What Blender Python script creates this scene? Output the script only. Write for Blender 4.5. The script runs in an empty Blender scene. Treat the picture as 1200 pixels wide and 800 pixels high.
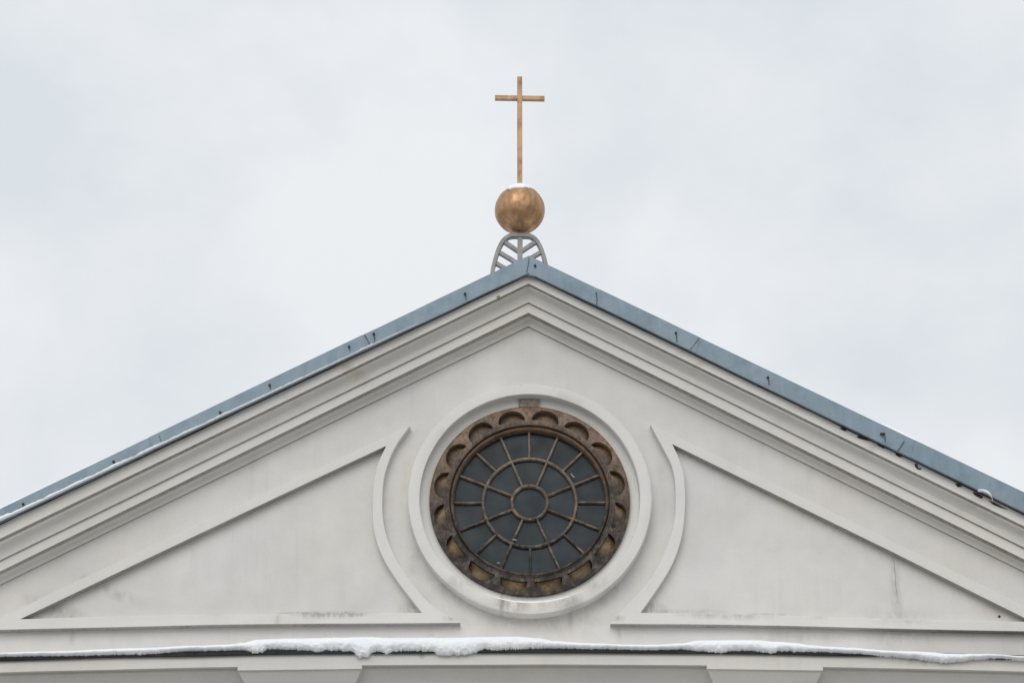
import bpy, bmesh, math, random
from mathutils import Vector, Matrix, noise
random.seed(7)
SC = bpy.context.scene
COL = SC.collection
R = math.radians

# ---------------------------------------------------------------- camera
F = 3140.0                       # focal length in pixels of a 1200 px wide picture
ELEV = R(19.9)                   # elevation of the rose window seen from the camera
PITCH = ELEV + math.atan(182.0 / F)
DIST = 26.9                      # metres from camera to the gable wall
EYE = 1.6
cam = bpy.data.cameras.new("camera")
cam.sensor_width = 36.0
cam.lens = F / 1200.0 * 36.0
cam.clip_end = 5000
cam_o = bpy.data.objects.new("camera", cam)
COL.objects.link(cam_o)
cam_o.location = (0, -DIST, EYE)
cam_o.rotation_euler = (R(90) + PITCH, 0, 0)
SC.camera = cam_o

# ---------------------------------------------------------------- sky and sun
SUN_EL, SUN_AZ = R(33), R(191)   # high, in front of the gable and a little to the left
w = bpy.data.worlds.new("World"); SC.world = w; w.use_nodes = True
nt = w.node_tree; N = nt.nodes; L = nt.links
for n in list(N): N.remove(n)
out = N.new("ShaderNodeOutputWorld")
sky = N.new("ShaderNodeTexSky"); sky.sky_type = 'NISHITA'; sky.sun_disc = False
sky.sun_elevation = SUN_EL; sky.sun_rotation = SUN_AZ
sky.air_density = 1.0; sky.dust_density = 4.0
bg1 = N.new("ShaderNodeBackground"); bg1.inputs[1].default_value = 0.10
L.new(sky.outputs[0], bg1.inputs[0])
tc = N.new("ShaderNodeTexCoord")
mp = N.new("ShaderNodeMapping"); mp.inputs['Scale'].default_value = (1.0, 1.0, 1.35)
mp.inputs['Location'].default_value = (5.3, 2.4, 0.7); mp.inputs['Rotation'].default_value = (0, R(24), 0)
L.new(tc.outputs['Generated'], mp.inputs[0])
n1 = N.new("ShaderNodeTexNoise"); n1.inputs['Scale'].default_value = 7.0
n1.inputs['Detail'].default_value = 7; n1.inputs['Roughness'].default_value = 0.56; n1.inputs['Distortion'].default_value = 0.1
L.new(mp.outputs[0], n1.inputs['Vector'])
cr = N.new("ShaderNodeValToRGB")
e = cr.color_ramp.elements
e[0].position = 0.37; e[0].color = (0.735, 0.780, 0.822, 1)
e[1].position = 0.63; e[1].color = (0.880, 0.900, 0.918, 1)
L.new(n1.outputs[0], cr.inputs[0])
# an overcast sky is brighter towards the zenith
sx = N.new("ShaderNodeSeparateXYZ"); L.new(tc.outputs['Generated'], sx.inputs[0])
mr = N.new("ShaderNodeMapRange"); mr.inputs['From Min'].default_value = 0.0; mr.inputs['From Max'].default_value = 1.0
mr.inputs['To Min'].default_value = 0.93; mr.inputs['To Max'].default_value = 1.12
L.new(sx.outputs['Z'], mr.inputs['Value'])
bg2 = N.new("ShaderNodeBackground")
L.new(cr.outputs[0], bg2.inputs[0]); L.new(mr.outputs[0], bg2.inputs[1])
mx = N.new("ShaderNodeMixShader"); mx.inputs[0].default_value = 0.93
L.new(bg1.outputs[0], mx.inputs[1]); L.new(bg2.outputs[0], mx.inputs[2]); L.new(mx.outputs[0], out.inputs[0])

sun = bpy.data.lights.new("sun", 'SUN'); sun.energy = 1.15; sun.angle = R(45); sun.color = (1.0, 0.968, 0.925)
sun_o = bpy.data.objects.new("sun", sun); COL.objects.link(sun_o)
sd = Vector((math.sin(SUN_AZ) * math.cos(SUN_EL), math.cos(SUN_AZ) * math.cos(SUN_EL), math.sin(SUN_EL)))
sun_o.rotation_euler = sd.to_track_quat('Z', 'Y').to_euler()
SC.view_settings.view_transform = 'Standard'; SC.view_settings.look = 'None'
SC.view_settings.exposure = 0.0; SC.view_settings.gamma = 1.0; SC.view_settings.use_curve_mapping = False

# ---------------------------------------------------------------- survey: photo measurements -> metres
def at(px, py, out_=0.0):
    """World point at photo pixel (px, py) lying in the vertical plane 'out_' metres in front of the wall."""
    dx = px - 600.0; du = 400.0 - py
    d = Vector((dx, F * math.cos(PITCH) - du * math.sin(PITCH), F * math.sin(PITCH) + du * math.cos(PITCH)))
    t = (-out_ + DIST) / d.y
    return Vector((0, -DIST, EYE)) + d * t
def zat(py, out_=0.0, px=620): return at(px, py, out_).z
def xat(px, py, out_=0.0): return at(px, py, out_).x

XC = at(619.5, 583).x             # axis of the gable
SAG = 0.0029
def sag(x): return -SAG * (x - XC) ** 2 * (1.0 if abs(x - XC) < 7 else 49 / (x - XC) ** 2)
HALF = 9.0

# ---------------------------------------------------------------- materials
def mat(name):
    m = bpy.data.materials.new(name); m.use_nodes = True
    b = m.node_tree.nodes['Principled BSDF']
    return m, m.node_tree, b
def nz(nt, vec, scale, detail=4, rough=0.5, dist=0.0):
    n = nt.nodes.new("ShaderNodeTexNoise"); n.inputs['Scale'].default_value = scale
    n.inputs['Detail'].default_value = detail; n.inputs['Roughness'].default_value = rough; n.inputs['Distortion'].default_value = dist
    nt.links.new(vec, n.inputs['Vector']); return n.outputs[0]
def rng(nt, v, a, b, c, d):
    n = nt.nodes.new("ShaderNodeMapRange"); n.inputs[1].default_value = a; n.inputs[2].default_value = b
    n.inputs[3].default_value = c; n.inputs[4].default_value = d; nt.links.new(v, n.inputs[0]); return n.outputs[0]
def mth(nt, op, a, b=None, clamp=False):
    n = nt.nodes.new("ShaderNodeMath"); n.operation = op; n.use_clamp = clamp
    for i, v in enumerate((a, b)):
        if v is None: continue
        if isinstance(v, (int, float)): n.inputs[i].default_value = v
        else: nt.links.new(v, n.inputs[i])
    return n.outputs[0]
def mapv(nt, vec, scale, loc=(0, 0, 0), rot=(0, 0, 0)):
    n = nt.nodes.new("ShaderNodeMapping"); n.inputs['Scale'].default_value = scale
    n.inputs['Location'].default_value = loc; n.inputs['Rotation'].default_value = rot
    nt.links.new(vec, n.inputs[0]); return n.outputs[0]
def mixc(nt, f, a, b, mode='MIX'):
    n = nt.nodes.new("ShaderNodeMix"); n.data_type = 'RGBA'; n.blend_type = mode
    for k, v in ((0, f), (6, a), (7, b)):
        if isinstance(v, (int, float)): n.inputs[k].default_value = v
        elif isinstance(v, tuple): n.inputs[k].default_value = (*v, 1)
        else: nt.links.new(v, n.inputs[k])
    return n.outputs[2]
def bump(nt, b, h, strength, dist=0.01, prev=None):
    n = nt.nodes.new("ShaderNodeBump"); n.inputs['Strength'].default_value = strength; n.inputs['Distance'].default_value = dist
    nt.links.new(h, n.inputs['Height'])
    if prev: nt.links.new(prev, n.inputs['Normal'])
    nt.links.new(n.outputs[0], b.inputs['Normal']); return n.outputs[0]
def objv(nt):
    return nt.nodes.new("ShaderNodeTexCoord").outputs['Object']

def blob(nt, vec, c, s, rot=0.0):
    """soft elliptical stain around c (x, z) with half sizes s, broken up by noise"""
    m = nt.nodes.new("ShaderNodeMapping"); m.vector_type = 'TEXTURE'
    m.inputs['Location'].default_value = (c[0], 0, c[1]); m.inputs['Scale'].default_value = (s[0], 1000.0, s[1])
    m.inputs['Rotation'].default_value = (0, rot, 0)
    nt.links.new(vec, m.inputs[0])
    ln = nt.nodes.new("ShaderNodeVectorMath"); ln.operation = 'LENGTH'; nt.links.new(m.outputs[0], ln.inputs[0])
    return rng(nt, ln.outputs['Value'], 0.15, 1.0, 1.0, 0.0)

def plaster(name, base, var=0.06, streak=0.10, stains=(), spk=0.05, bumpf=0.35, grime=None):
    m, nt, b = mat(name)
    v = objv(nt)
    big = rng(nt, nz(nt, v, 0.55, 4, 0.55), 0.3, 0.7, 1 - var, 1 + var * 0.6)
    mid = rng(nt, nz(nt, v, 3.3, 5, 0.6), 0.25, 0.75, 1 - var * 0.7, 1 + var * 0.5)
    fine = rng(nt, nz(nt, v, 60, 3, 0.6), 0.2, 0.8, 1 - spk, 1 + spk)
    sv = mapv(nt, v, (7.0, 7.0, 0.45))
    st = rng(nt, nz(nt, sv, 1.0, 5, 0.65), 0.50, 0.80, 0.0, streak)
    st2 = mth(nt, 'MULTIPLY', st, rng(nt, nz(nt, v, 0.9, 2), 0.4, 0.65, 0.0, 1.0))
    k = mth(nt, 'MULTIPLY', mth(nt, 'MULTIPLY', big, mid), mth(nt, 'MULTIPLY', fine, mth(nt, 'SUBTRACT', 1.0, st2)))
    # cool / warm patches of old paint
    tint = mixc(nt, rng(nt, nz(nt, mapv(nt, v, (1, 1, 1), (9, 2, 4)), 0.8, 3), 0.3, 0.7, 0, 1),
                (base[0] * 1.01, base[1] * 1.0, base[2] * 0.975), (base[0] * 0.985, base[1] * 0.995, base[2] * 1.01))
    kk = nt.nodes.new("ShaderNodeCombineColor")
    for i in range(3): nt.links.new(k, kk.inputs[i])
    col = mixc(nt, 1.0, tint, kk.outputs[0], 'MULTIPLY')
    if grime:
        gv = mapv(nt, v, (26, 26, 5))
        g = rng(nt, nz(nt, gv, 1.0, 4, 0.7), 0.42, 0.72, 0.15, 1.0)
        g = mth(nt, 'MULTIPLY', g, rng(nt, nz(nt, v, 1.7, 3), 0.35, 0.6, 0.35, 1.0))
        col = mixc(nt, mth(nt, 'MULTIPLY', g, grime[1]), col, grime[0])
    nb = nz(nt, mapv(nt, v, (9, 9, 5)), 1.0, 6, 0.7, 0.4)
    for (c, s, rot, amt, colr) in stains:
        f = mth(nt, 'MULTIPLY', blob(nt, v, c, s, rot), rng(nt, nb, 0.36, 0.64, 0.0, 1.0))
        col = mixc(nt, mth(nt, 'MULTIPLY', f, amt), col, colr)
    nt.links.new(col, b.inputs['Base Color'])
    b.inputs['Roughness'].default_value = 0.88
    b.inputs['Specular IOR Level'].default_value = 0.25
    h1 = nz(nt, v, 2.2, 3, 0.5); p = bump(nt, b, h1, 0.25, 0.03)
    h2 = nz(nt, v, 28, 5, 0.65); bump(nt, b, h2, bumpf, 0.004, p)
    return m

GREY = (0.20, 0.185, 0.165); DARK = (0.09, 0.08, 0.07); TAN = (0.42, 0.34, 0.26); YEL = (0.52, 0.46, 0.34)
def S(px, py, rx, ry, amt, colr, rot=0.0):
    p = at(px, py); return ((p.x, p.z), (rx / 110.0, ry / 104.0), rot, amt, colr)
BASE = (0.668, 0.656, 0.640)
wall_stains = [
    S(70, 716, 55, 13, 0.55, GREY, R(20)), S(130, 692, 60, 10, 0.35, GREY, R(24)), S(485, 712, 26, 16, 0.65, GREY, R(-40)),
    S(762, 713, 24, 10, 0.55, DARK), S(800, 717, 70, 5, 0.4, GREY), S(380, 719, 70, 4, 0.8, DARK), S(890, 721, 60, 4, 0.5, GREY),
    S(1050, 690, 9, 55, 0.45, GREY), S(1052, 722, 60, 12, 0.22, GREY), S(620, 728, 110, 12, 0.28, GREY), S(520, 690, 60, 12, 0.28, GREY, R(35)),
    S(715, 696, 60, 12, 0.30, GREY, R(-35)), S(486, 640, 12, 60, 0.2, GREY), S(1172, 716, 40, 14, 0.4, TAN), S(690, 728, 24, 8, 0.3, TAN),
    S(668, 722, 4, 22, 0.45, GREY), S(725, 745, 4, 20, 0.4, GREY), S(505, 742, 6, 16, 0.3, GREY), S(85, 744, 5, 16, 0.3, GREY),
    S(330, 742, 60, 8, 0.25, YEL), S(660, 740, 40, 10, 0.25, TAN), S(940, 745, 90, 10, 0.22, GREY), S(455, 620, 8, 70, 0.15, TAN),
    S(478, 560, 10, 50, 0.2, TAN), S(776, 560, 10, 60, 0.22, TAN), S(1060, 745, 50, 14, 0.3, GREY), S(350, 640, 70, 60, 0.08, YEL)]
M_WALL = plaster("old white plaster", BASE, 0.085, 0.11, wall_stains)
M_CORN = plaster("white painted cornice plaster", (0.696, 0.682, 0.660), 0.06, 0.06,
    [S(408, 446, 42, 12, 0.9, YEL, R(25)), S(820, 442, 16, 6, 0.5, TAN, R(-25)), S(820, 420, 60, 6, 0.25, TAN, R(-25)),
     S(940, 490, 60, 8, 0.35, TAN, R(-25)), S(1040, 530, 60, 8, 0.35, GREY, R(-25)), S(1160, 590, 60, 8, 0.4, GREY, R(-25)),
     S(340, 480, 60, 8, 0.2, TAN, R(25)), S(560, 380, 60, 6, 0.2, YEL, R(25))], bumpf=0.4)
M_MOULD = plaster("smooth white moulding plaster", (0.696, 0.686, 0.668), 0.05, 0.08,
    [S(385, 722, 50, 7, 0.85, DARK), S(420, 721, 14, 6, 0.7, DARK), S(326, 727, 5, 12, 0.5, GREY), S(330, 730, 60, 6, 0.35, YEL), S(825, 722, 40, 7, 0.45, GREY), S(870, 724, 50, 7, 0.45, GREY),
     S(530, 727, 14, 5, 0.8, GREY), S(722, 727, 12, 5, 0.75, GREY), S(250, 721, 16, 4, 0.6, DARK), S(960, 724, 14, 5, 0.5, GREY),
     S(600, 712, 22, 14, 0.7, GREY), S(622, 712, 70, 14, 0.6, TAN), S(665, 709, 20, 16, 0.7, GREY), S(588, 708, 4, 18, 0.95, DARK), S(700, 690, 30, 14, 0.4, GREY), S(540, 690, 30, 14, 0.35, GREY),
     S(610, 452, 3, 10, 0.4, GREY), S(1055, 730, 40, 8, 0.35, GREY), S(760, 640, 10, 60, 0.12, GREY)], bumpf=0.3)
M_SOIL_SHADE = plaster("soiled and shade-darkened plaster under the mouldings", (0.44, 0.42, 0.385), 0.06, 0.2, (), grime=((0.13, 0.12, 0.095), 0.7))  # base colour darkened for the shade on undersides, with streaky grime over it
M_LEDGE = plaster("white ledge plaster", (0.665, 0.650, 0.622), 0.05, 0.10,
    [S(1085, 780, 75, 14, 0.85, GREY), S(990, 775, 60, 8, 0.7, GREY), S(1120, 778, 40, 10, 0.7, TAN), S(330, 770, 60, 6, 0.4, GREY), S(425, 772, 24, 9, 0.55, GREY),
     S(540, 776, 40, 8, 0.5, GREY), S(700, 772, 30, 6, 0.5, GREY), S(30, 776, 60, 6, 0.3, TAN), S(800, 771, 70, 5, 0.45, GREY), S(495, 781, 5, 4, 0.9, DARK)], bumpf=0.35)
M_FRIEZE = plaster("grey plaster of the frieze", (0.66, 0.645, 0.62), 0.05, 0.08)

def m_metal():
    m, nt, b = mat("blue grey painted sheet metal")
    v = objv(nt)
    sv = mapv(nt, v, (9, 9, 1.2))
    a = rng(nt, nz(nt, sv, 1.0, 5, 0.65), 0.3, 0.7, 0, 1)
    c = mixc(nt, a, (0.145, 0.208, 0.262), (0.200, 0.268, 0.325))
    d = rng(nt, nz(nt, v, 2.6, 5, 0.6), 0.35, 0.7, 0, 1)
    c = mixc(nt, mth(nt, 'MULTIPLY', d, 0.45), c, (0.235, 0.30, 0.345))
    d2 = rng(nt, nz(nt, mapv(nt, v, (1, 1, 1), (5, 5, 5)), 5.5, 5, 0.65), 0.50, 0.72, 0, 0.55); c = mixc(nt, d2, c, (0.115, 0.165, 0.215))
    p = rng(nt, nz(nt, mapv(nt, v, (30, 30, 4)), 1.0, 4, 0.7), 0.60, 0.78, 0, 0.55)
    c = mixc(nt, p, c, (0.10, 0.13, 0.155))
    nt.links.new(c, b.inputs['Base Color']); b.inputs['Roughness'].default_value = 0.5; b.inputs['Metallic'].default_value = 0.15
    h = nz(nt, mapv(nt, v, (3, 3, 3)), 1.0, 3, 0.5); bump(nt, b, h, 0.5, 0.02)
    return m
M_METAL = m_metal()
def simple(name, c1, c2, scale, rough, metal=0.0, bs=0.2, bd=0.004, vs=(1, 1, 1), spec=0.5):
    m, nt, b = mat(name); v = mapv(nt, objv(nt), vs)
    n = nz(nt, v, scale, 6, 0.65)
    nt.links.new(mixc(nt, rng(nt, n, 0.3, 0.7, 0, 1), c1, c2), b.inputs['Base Color'])
    b.inputs['Roughness'].default_value = rough; b.inputs['Metallic'].default_value = metal; b.inputs['Specular IOR Level'].default_value = spec
    bump(nt, b, n, bs, bd); return m
M_EDGE = simple("dark weathered ledge metal", (0.006, 0.0065, 0.007), (0.028, 0.03, 0.033), 9, 0.7, 0.1, 0.4, 0.01)
M_GAP_DARK = simple("dark gap shade and broken plaster", (0.015, 0.015, 0.016), (0.05, 0.047, 0.043), 22, 0.9)  # painted shade for the gap strip; also colours broken plaster and the hole
M_RUST = simple("rusty nail iron", (0.035, 0.022, 0.015), (0.09, 0.05, 0.03), 60, 0.9)
M_DRIP = simple("dark drip mark", (0.05, 0.05, 0.05), (0.11, 0.12, 0.13), 40, 0.8)
M_ROOF = simple("grey roof sheet", (0.12, 0.16, 0.2), (0.18, 0.23, 0.27), 2, 0.5, 0.3)
M_STEEL = simple("grey painted steel bars", (0.20, 0.20, 0.205), (0.33, 0.325, 0.32), 18, 0.6, 0.1, 0.4, 0.004)
M_BRICK = simple("bare brick patch", (0.16, 0.13, 0.105), (0.40, 0.35, 0.30), 22, 0.95, 0, 0.8, 0.012)
M_GOLDW = simple("ochre bare wood", (0.10, 0.055, 0.025), (0.46, 0.29, 0.115), 7, 0.8, 0, 0.5, 0.004, (1.6, 1.6, 0.8))

def m_wood(name, brown, grey, pale, k=1.0, weather=1.0, ring=None, floor=False):
    """wood that has gone grey: brown stain left in the upper half, wet dark grey in the lower half and along the inner rim"""
    m, nt, b = mat(name); v = objv(nt)
    n1 = nz(nt, v, 3.4, 5, 0.6, 0.6); n2 = nz(nt, mapv(nt, v, (24, 24, 9), (0, 0, 0), (0, R(40), 0)), 1.0, 6, 0.75, 1.2); n3 = nz(nt, v, 16, 5, 0.7)
    sx = nt.nodes.new("ShaderNodeSeparateXYZ"); nt.links.new(v, sx.inputs[0])
    dx = mth(nt, 'SUBTRACT', sx.outputs[0], WX); dz = mth(nt, 'SUBTRACT', sx.outputs[2], WZ)
    rad = mth(nt, 'SQRT', mth(nt, 'ADD', mth(nt, 'MULTIPLY', dx, dx), mth(nt, 'MULTIPLY', dz, dz)))
    zz = mth(nt, 'ADD', dz, mth(nt, 'MULTIPLY', mth(nt, 'SUBTRACT', n1, 0.5), 1.6))
    low = rng(nt, zz, 0.55, -0.55, 0.0, 1.0)
    f = mth(nt, 'ADD', rng(nt, n1, 0.38, 0.60, 0, 0.6), mth(nt, 'MULTIPLY', low, 0.85 * weather), True)
    if ring:
        f = mth(nt, 'ADD', f, rng(nt, mth(nt, 'ADD', rad, mth(nt, 'MULTIPLY', mth(nt, 'SUBTRACT', n3, 0.5), 0.10)), ring[1], ring[0], 0.0, 0.9), True)
    c = mixc(nt, f, brown, grey)
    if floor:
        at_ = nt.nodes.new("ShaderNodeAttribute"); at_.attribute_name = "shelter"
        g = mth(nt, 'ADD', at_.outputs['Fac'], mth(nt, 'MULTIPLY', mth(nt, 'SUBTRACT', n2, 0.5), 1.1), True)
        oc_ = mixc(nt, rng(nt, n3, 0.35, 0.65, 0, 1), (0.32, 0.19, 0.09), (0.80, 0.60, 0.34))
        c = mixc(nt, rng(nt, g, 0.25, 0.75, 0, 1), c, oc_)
    c = mixc(nt, rng(nt, n2, 0.46, 0.70, 0, 0.6 * k), c, pale)
    c = mixc(nt, rng(nt, n3, 0.48, 0.70, 0, 0.75), c, (0.040, 0.034, 0.030))
    n4 = nz(nt, v, 7.5, 6, 0.7, 0.5)
    c = mixc(nt, mth(nt, 'MULTIPLY', rng(nt, n4, 0.38, 0.56, 0, 0.9), mth(nt, 'ADD', 0.30, mth(nt, 'MULTIPLY', low, 0.75 * (0.25 if floor else 1.0)))), c, (0.040, 0.036, 0.034))
    nt.links.new(c, b.inputs['Base Color']); b.inputs['Roughness'].default_value = 0.85; b.inputs['Specular IOR Level'].default_value = 0.2
    bump(nt, b, n2, 0.8, 0.012); return m

def m_glass():
    m, nt, b = mat("dark blue grey window glass"); v = objv(nt)
    c = mixc(nt, rng(nt, nz(nt, v, 1.6, 3), 0.3, 0.7, 0, 1), (0.005, 0.013, 0.020), (0.013, 0.026, 0.036))
    nt.links.new(c, b.inputs['Base Color'])
    nt.links.new(rng(nt, nz(nt, v, 5, 4), 0.3, 0.7, 0.22, 0.42), b.inputs['Roughness'])
    b.inputs['IOR'].default_value = 1.45; b.inputs['Specular IOR Level'].default_value = 0.26
    bump(nt, b, nz(nt, v, 2.0, 3), 0.25, 0.02); return m
M_GLASS = m_glass()
def m_gold(name, c1, c2, rough, metal=0.9, bs=0.35, sc=(1, 1, 0.14)):
    m, nt, b = mat(name); v = objv(nt)
    a = nz(nt, mapv(nt, v, (14 * sc[0], 14 * sc[1], 14 * sc[2])), 1.0, 5, 0.6, 0.5)
    bl = nz(nt, v, 9, 4, 0.6)
    c = mixc(nt, rng(nt, a, 0.32, 0.70, 0, 1), c1, c2)
    c = mixc(nt, rng(nt, bl, 0.50, 0.72, 0, 0.6), c, (0.20, 0.125, 0.075))
    nt.links.new(c, b.inputs['Base Color']); b.inputs['Metallic'].default_value = metal
    nt.links.new(rng(nt, bl, 0.3, 0.7, rough, rough + 0.16), b.inputs['Roughness'])
    bump(nt, b, nz(nt, v, 6, 3), bs, 0.03); return m
M_ORB = m_gold("tarnished gilt copper", (0.56, 0.345, 0.19), (0.35, 0.205, 0.115), 0.38, 0.9, 0.6)
M_CROSS = m_gold("weathered gilt cross metal", (0.47, 0.295, 0.175), (0.33, 0.205, 0.125), 0.5, 0.45, 0.3)

def m_snow():
    m, nt, b = mat("fresh snow"); v = objv(nt)
    c = mixc(nt, rng(nt, nz(nt, v, 6, 4), 0.3, 0.7, 0, 1), (0.82, 0.85, 0.90), (0.88, 0.90, 0.93))
    nt.links.new(c, b.inputs['Base Color']); b.inputs['Roughness'].default_value = 0.8; b.inputs['Specular IOR Level'].default_value = 0.2
    b.inputs['Subsurface Weight'].default_value = 0.35; b.inputs['Subsurface Radius'].default_value = (0.02, 0.025, 0.03); b.inputs['Subsurface Scale'].default_value = 1.0
    p = bump(nt, b, nz(nt, v, 16, 5, 0.6), 0.4, 0.02); bump(nt, b, nz(nt, v, 120, 3, 0.6), 0.35, 0.003, p); return m
M_SNOW = m_snow()
def m_ground():
    m, nt, b = mat("trodden snow"); v = objv(nt)
    c = mixc(nt, rng(nt, nz(nt, v, 0.15, 6, 0.6), 0.40, 0.62, 0, 1), (0.13, 0.125, 0.115), (0.46, 0.45, 0.435))
    nt.links.new(c, b.inputs['Base Color']); b.inputs['Roughness'].default_value = 0.85
    bump(nt, b, nz(nt, v, 3, 6), 0.5, 0.05); return m
M_GROUND = m_ground()

# ---------------------------------------------------------------- helpers
def empty(name, loc, label, cat, group=None):
    o = bpy.data.objects.new(name, None); COL.objects.link(o); o.location = loc; o.empty_display_size = 0.3
    o['label'] = label; o['category'] = cat
    if group: o['group'] = group
    return o
def wloc(o):
    v = Vector((0, 0, 0))
    while o: v = v + o['_w'] if False else v + Vector(o.location); o = o.parent
    return v
def obj(name, bm, mats, parent=None, smooth=None, label=None):
    bmesh.ops.recalc_face_normals(bm, faces=bm.faces)
    me = bpy.data.meshes.new(name)
    if smooth is not None:
        for f in bm.faces: f.smooth = True
        for ed in bm.edges:
            if len(ed.link_faces) == 2 and ed.calc_face_angle(0) > R(smooth): ed.smooth = False
    bm.to_mesh(me); bm.free()
    for mm in (mats if isinstance(mats, (list, tuple)) else [mats]): me.materials.append(mm)
    o = bpy.data.objects.new(name, me); COL.objects.link(o)
    if parent:
        o.parent = parent
        root = parent
        while root.parent: root = root.parent
        if parent is root: o.matrix_parent_inverse = Matrix.Translation(-Vector(root.location))
        # deeper parts: their parent already carries the inverse, so world == local of parent
    if label: o['label'] = label
    return o
def tag(o, label, cat, group=None, kind=None):
    o['label'] = label; o['category'] = cat
    if group: o['group'] = group
    if kind: o['kind'] = kind
    return o
def loft(bm, rows, closed=False, mi=0, cap=False):
    """rows: list of lists of Vectors with equal length; makes quads between rows"""
    vs = [[bm.verts.new(p) for p in r] for r in rows]
    for i in range(len(vs) - 1):
        n = len(vs[i])
        for j in range(n if closed else n - 1):
            k = (j + 1) % n
            f = bm.faces.new((vs[i][j], vs[i][k], vs[i + 1][k], vs[i + 1][j]))
            f.material_index = mi[j] if isinstance(mi, (list, tuple)) else mi
    if cap:
        bm.faces.new(vs[0]); bm.faces.new(vs[-1])
    return vs
def box(bm, c, s, mi=0, m=None):
    r = bmesh.ops.create_cube(bm, size=1.0)
    for v in r['verts']:
        v.co = Vector((v.co.x * s[0], v.co.y * s[1], v.co.z * s[2]))
        if m: v.co = m @ v.co
        v.co += Vector(c)
    fs = set(f for v in r['verts'] for f in v.link_faces)
    for f in fs: f.material_index = mi
    return r['verts']
def nse(*a): return noise.noise(Vector(a))
def bevel(o, wd, seg=2, ang=30):
    md = o.modifiers.new("bevel", 'BEVEL'); md.width = wd; md.segments = seg; md.limit_method = 'ANGLE'; md.angle_limit = R(ang)
    md.harden_normals = False
    return o
def flat_prism(bm, pts2, y_front, y_back, mi_front=0, mi_side=None):
    """pts2: list of (x, z); prism between two vertical planes"""
    mi_side = mi_front if mi_side is None else mi_side
    a = [bm.verts.new((x, y_front, z)) for x, z in pts2]; b = [bm.verts.new((x, y_back, z)) for x, z in pts2]
    f = bm.faces.new(a); f.material_index = mi_front
    f = bm.faces.new(b[::-1]); f.material_index = mi_front
    n = len(a)
    for i in range(n):
        f = bm.faces.new((a[i], b[i], b[(i + 1) % n], a[(i + 1) % n]))
        d = Vector((pts2[(i + 1) % n][0] - pts2[i][0], pts2[(i + 1) % n][1] - pts2[i][1]))
        f.material_index = mi_side
def dense(pts, step=0.12):
    o = []
    for i in range(len(pts) - 1):
        a, b = Vector(pts[i]), Vector(pts[i + 1]); n = max(1, int((b - a).length / step))
        o += [a.lerp(b, k / n) for k in range(n)]
    o.append(Vector(pts[-1])); return o
def crom(pts, n=6):
    """Catmull-Rom through pixel points"""
    P = [Vector(p) for p in pts]; P = [P[0] * 2 - P[1]] + P + [P[-1] * 2 - P[-2]]
    o = []
    for i in range(1, len(P) - 2):
        for k in range(n):
            t = k / n
            o.append(0.5 * ((2 * P[i]) + (P[i + 1] - P[i - 1]) * t + (2 * P[i - 1] - 5 * P[i] + 4 * P[i + 1] - P[i + 2]) * t * t + (-P[i - 1] + 3 * P[i] - 3 * P[i + 1] + P[i + 2]) * t ** 3))
    o.append(P[-2]); return [tuple(v) for v in o]

# ================================================================ GROUND
bm = bmesh.new()
bmesh.ops.create_grid(bm, x_segments=40, y_segments=40, size=1500)
g = obj("ground", bm, M_GROUND); g['kind'] = 'structure'; g['label'] = 'snow-dusted ground in front of the church'

# ================================================================ CHURCH
church = empty("church", (XC, 0, 0), "white plastered church gable with round wooden window and raised triangular panels", "church")

# key measures in metres
def apex(py, o): return at(619.0, py, o).z
SL = 0.0
def slope_for(py0, x1, y1, o):
    a = at(619.0, py0, o); b = at(x1, y1, o); return (a.z - b.z) / abs(b.x - XC)
K = 0.76; FA = 0.50 * K; FO = 0.425                                   # flashing projects this far
z_ft = apex(299.5, FO); s_ft = (slope_for(299.5, 0, 593.5, FO) + slope_for(299.5, 1200, 579, FO)) / 2
# profile of the raking cornice: (out, photo y at the axis, photo y at x=0, photo y at x=1200)
PROF = [
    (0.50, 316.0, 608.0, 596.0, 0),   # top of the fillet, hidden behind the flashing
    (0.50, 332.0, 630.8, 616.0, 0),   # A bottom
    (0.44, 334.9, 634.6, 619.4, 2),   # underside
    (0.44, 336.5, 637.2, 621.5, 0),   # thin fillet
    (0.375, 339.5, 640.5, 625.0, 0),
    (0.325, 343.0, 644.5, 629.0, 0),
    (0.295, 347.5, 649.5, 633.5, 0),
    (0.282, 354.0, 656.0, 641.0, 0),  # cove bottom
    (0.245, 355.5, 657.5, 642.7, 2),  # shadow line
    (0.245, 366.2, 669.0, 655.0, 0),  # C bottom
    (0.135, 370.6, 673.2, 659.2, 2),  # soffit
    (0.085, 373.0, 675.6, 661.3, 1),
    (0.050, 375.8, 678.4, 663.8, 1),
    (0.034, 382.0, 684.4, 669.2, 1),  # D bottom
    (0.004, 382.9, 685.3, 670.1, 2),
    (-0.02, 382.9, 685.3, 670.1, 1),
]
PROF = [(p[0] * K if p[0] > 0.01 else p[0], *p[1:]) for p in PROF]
prof3 = []
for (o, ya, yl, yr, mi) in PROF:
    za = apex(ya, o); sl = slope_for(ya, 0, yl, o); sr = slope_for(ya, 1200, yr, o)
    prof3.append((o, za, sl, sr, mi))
for side in (-1, 1):
    bm = bmesh.new(); rows = []
    nstep = 110
    for i in range(nstep + 1):
        x = side * HALF * i / nstep
        row = []
        for k, (o, za, sl, sr, mi) in enumerate(prof3):
            s = sl if side < 0 else sr
            wob = 0.0030 * nse(x * 0.7, (k // 2) * 3.7, 5.5) + 0.0008 * nse(x * 3.5, k * 2.1, 1.5)
            wob *= min(1.0, abs(x) * 2)
            row.append(Vector((XC + x, -o + wob, za - s * abs(x) + wob * 1.2)))
        rows.append(row)
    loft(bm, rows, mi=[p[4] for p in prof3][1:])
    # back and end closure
    o = obj("raking_cornice", bm, [M_CORN, M_CORN, M_SOIL_SHADE], church, smooth=28)

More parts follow.
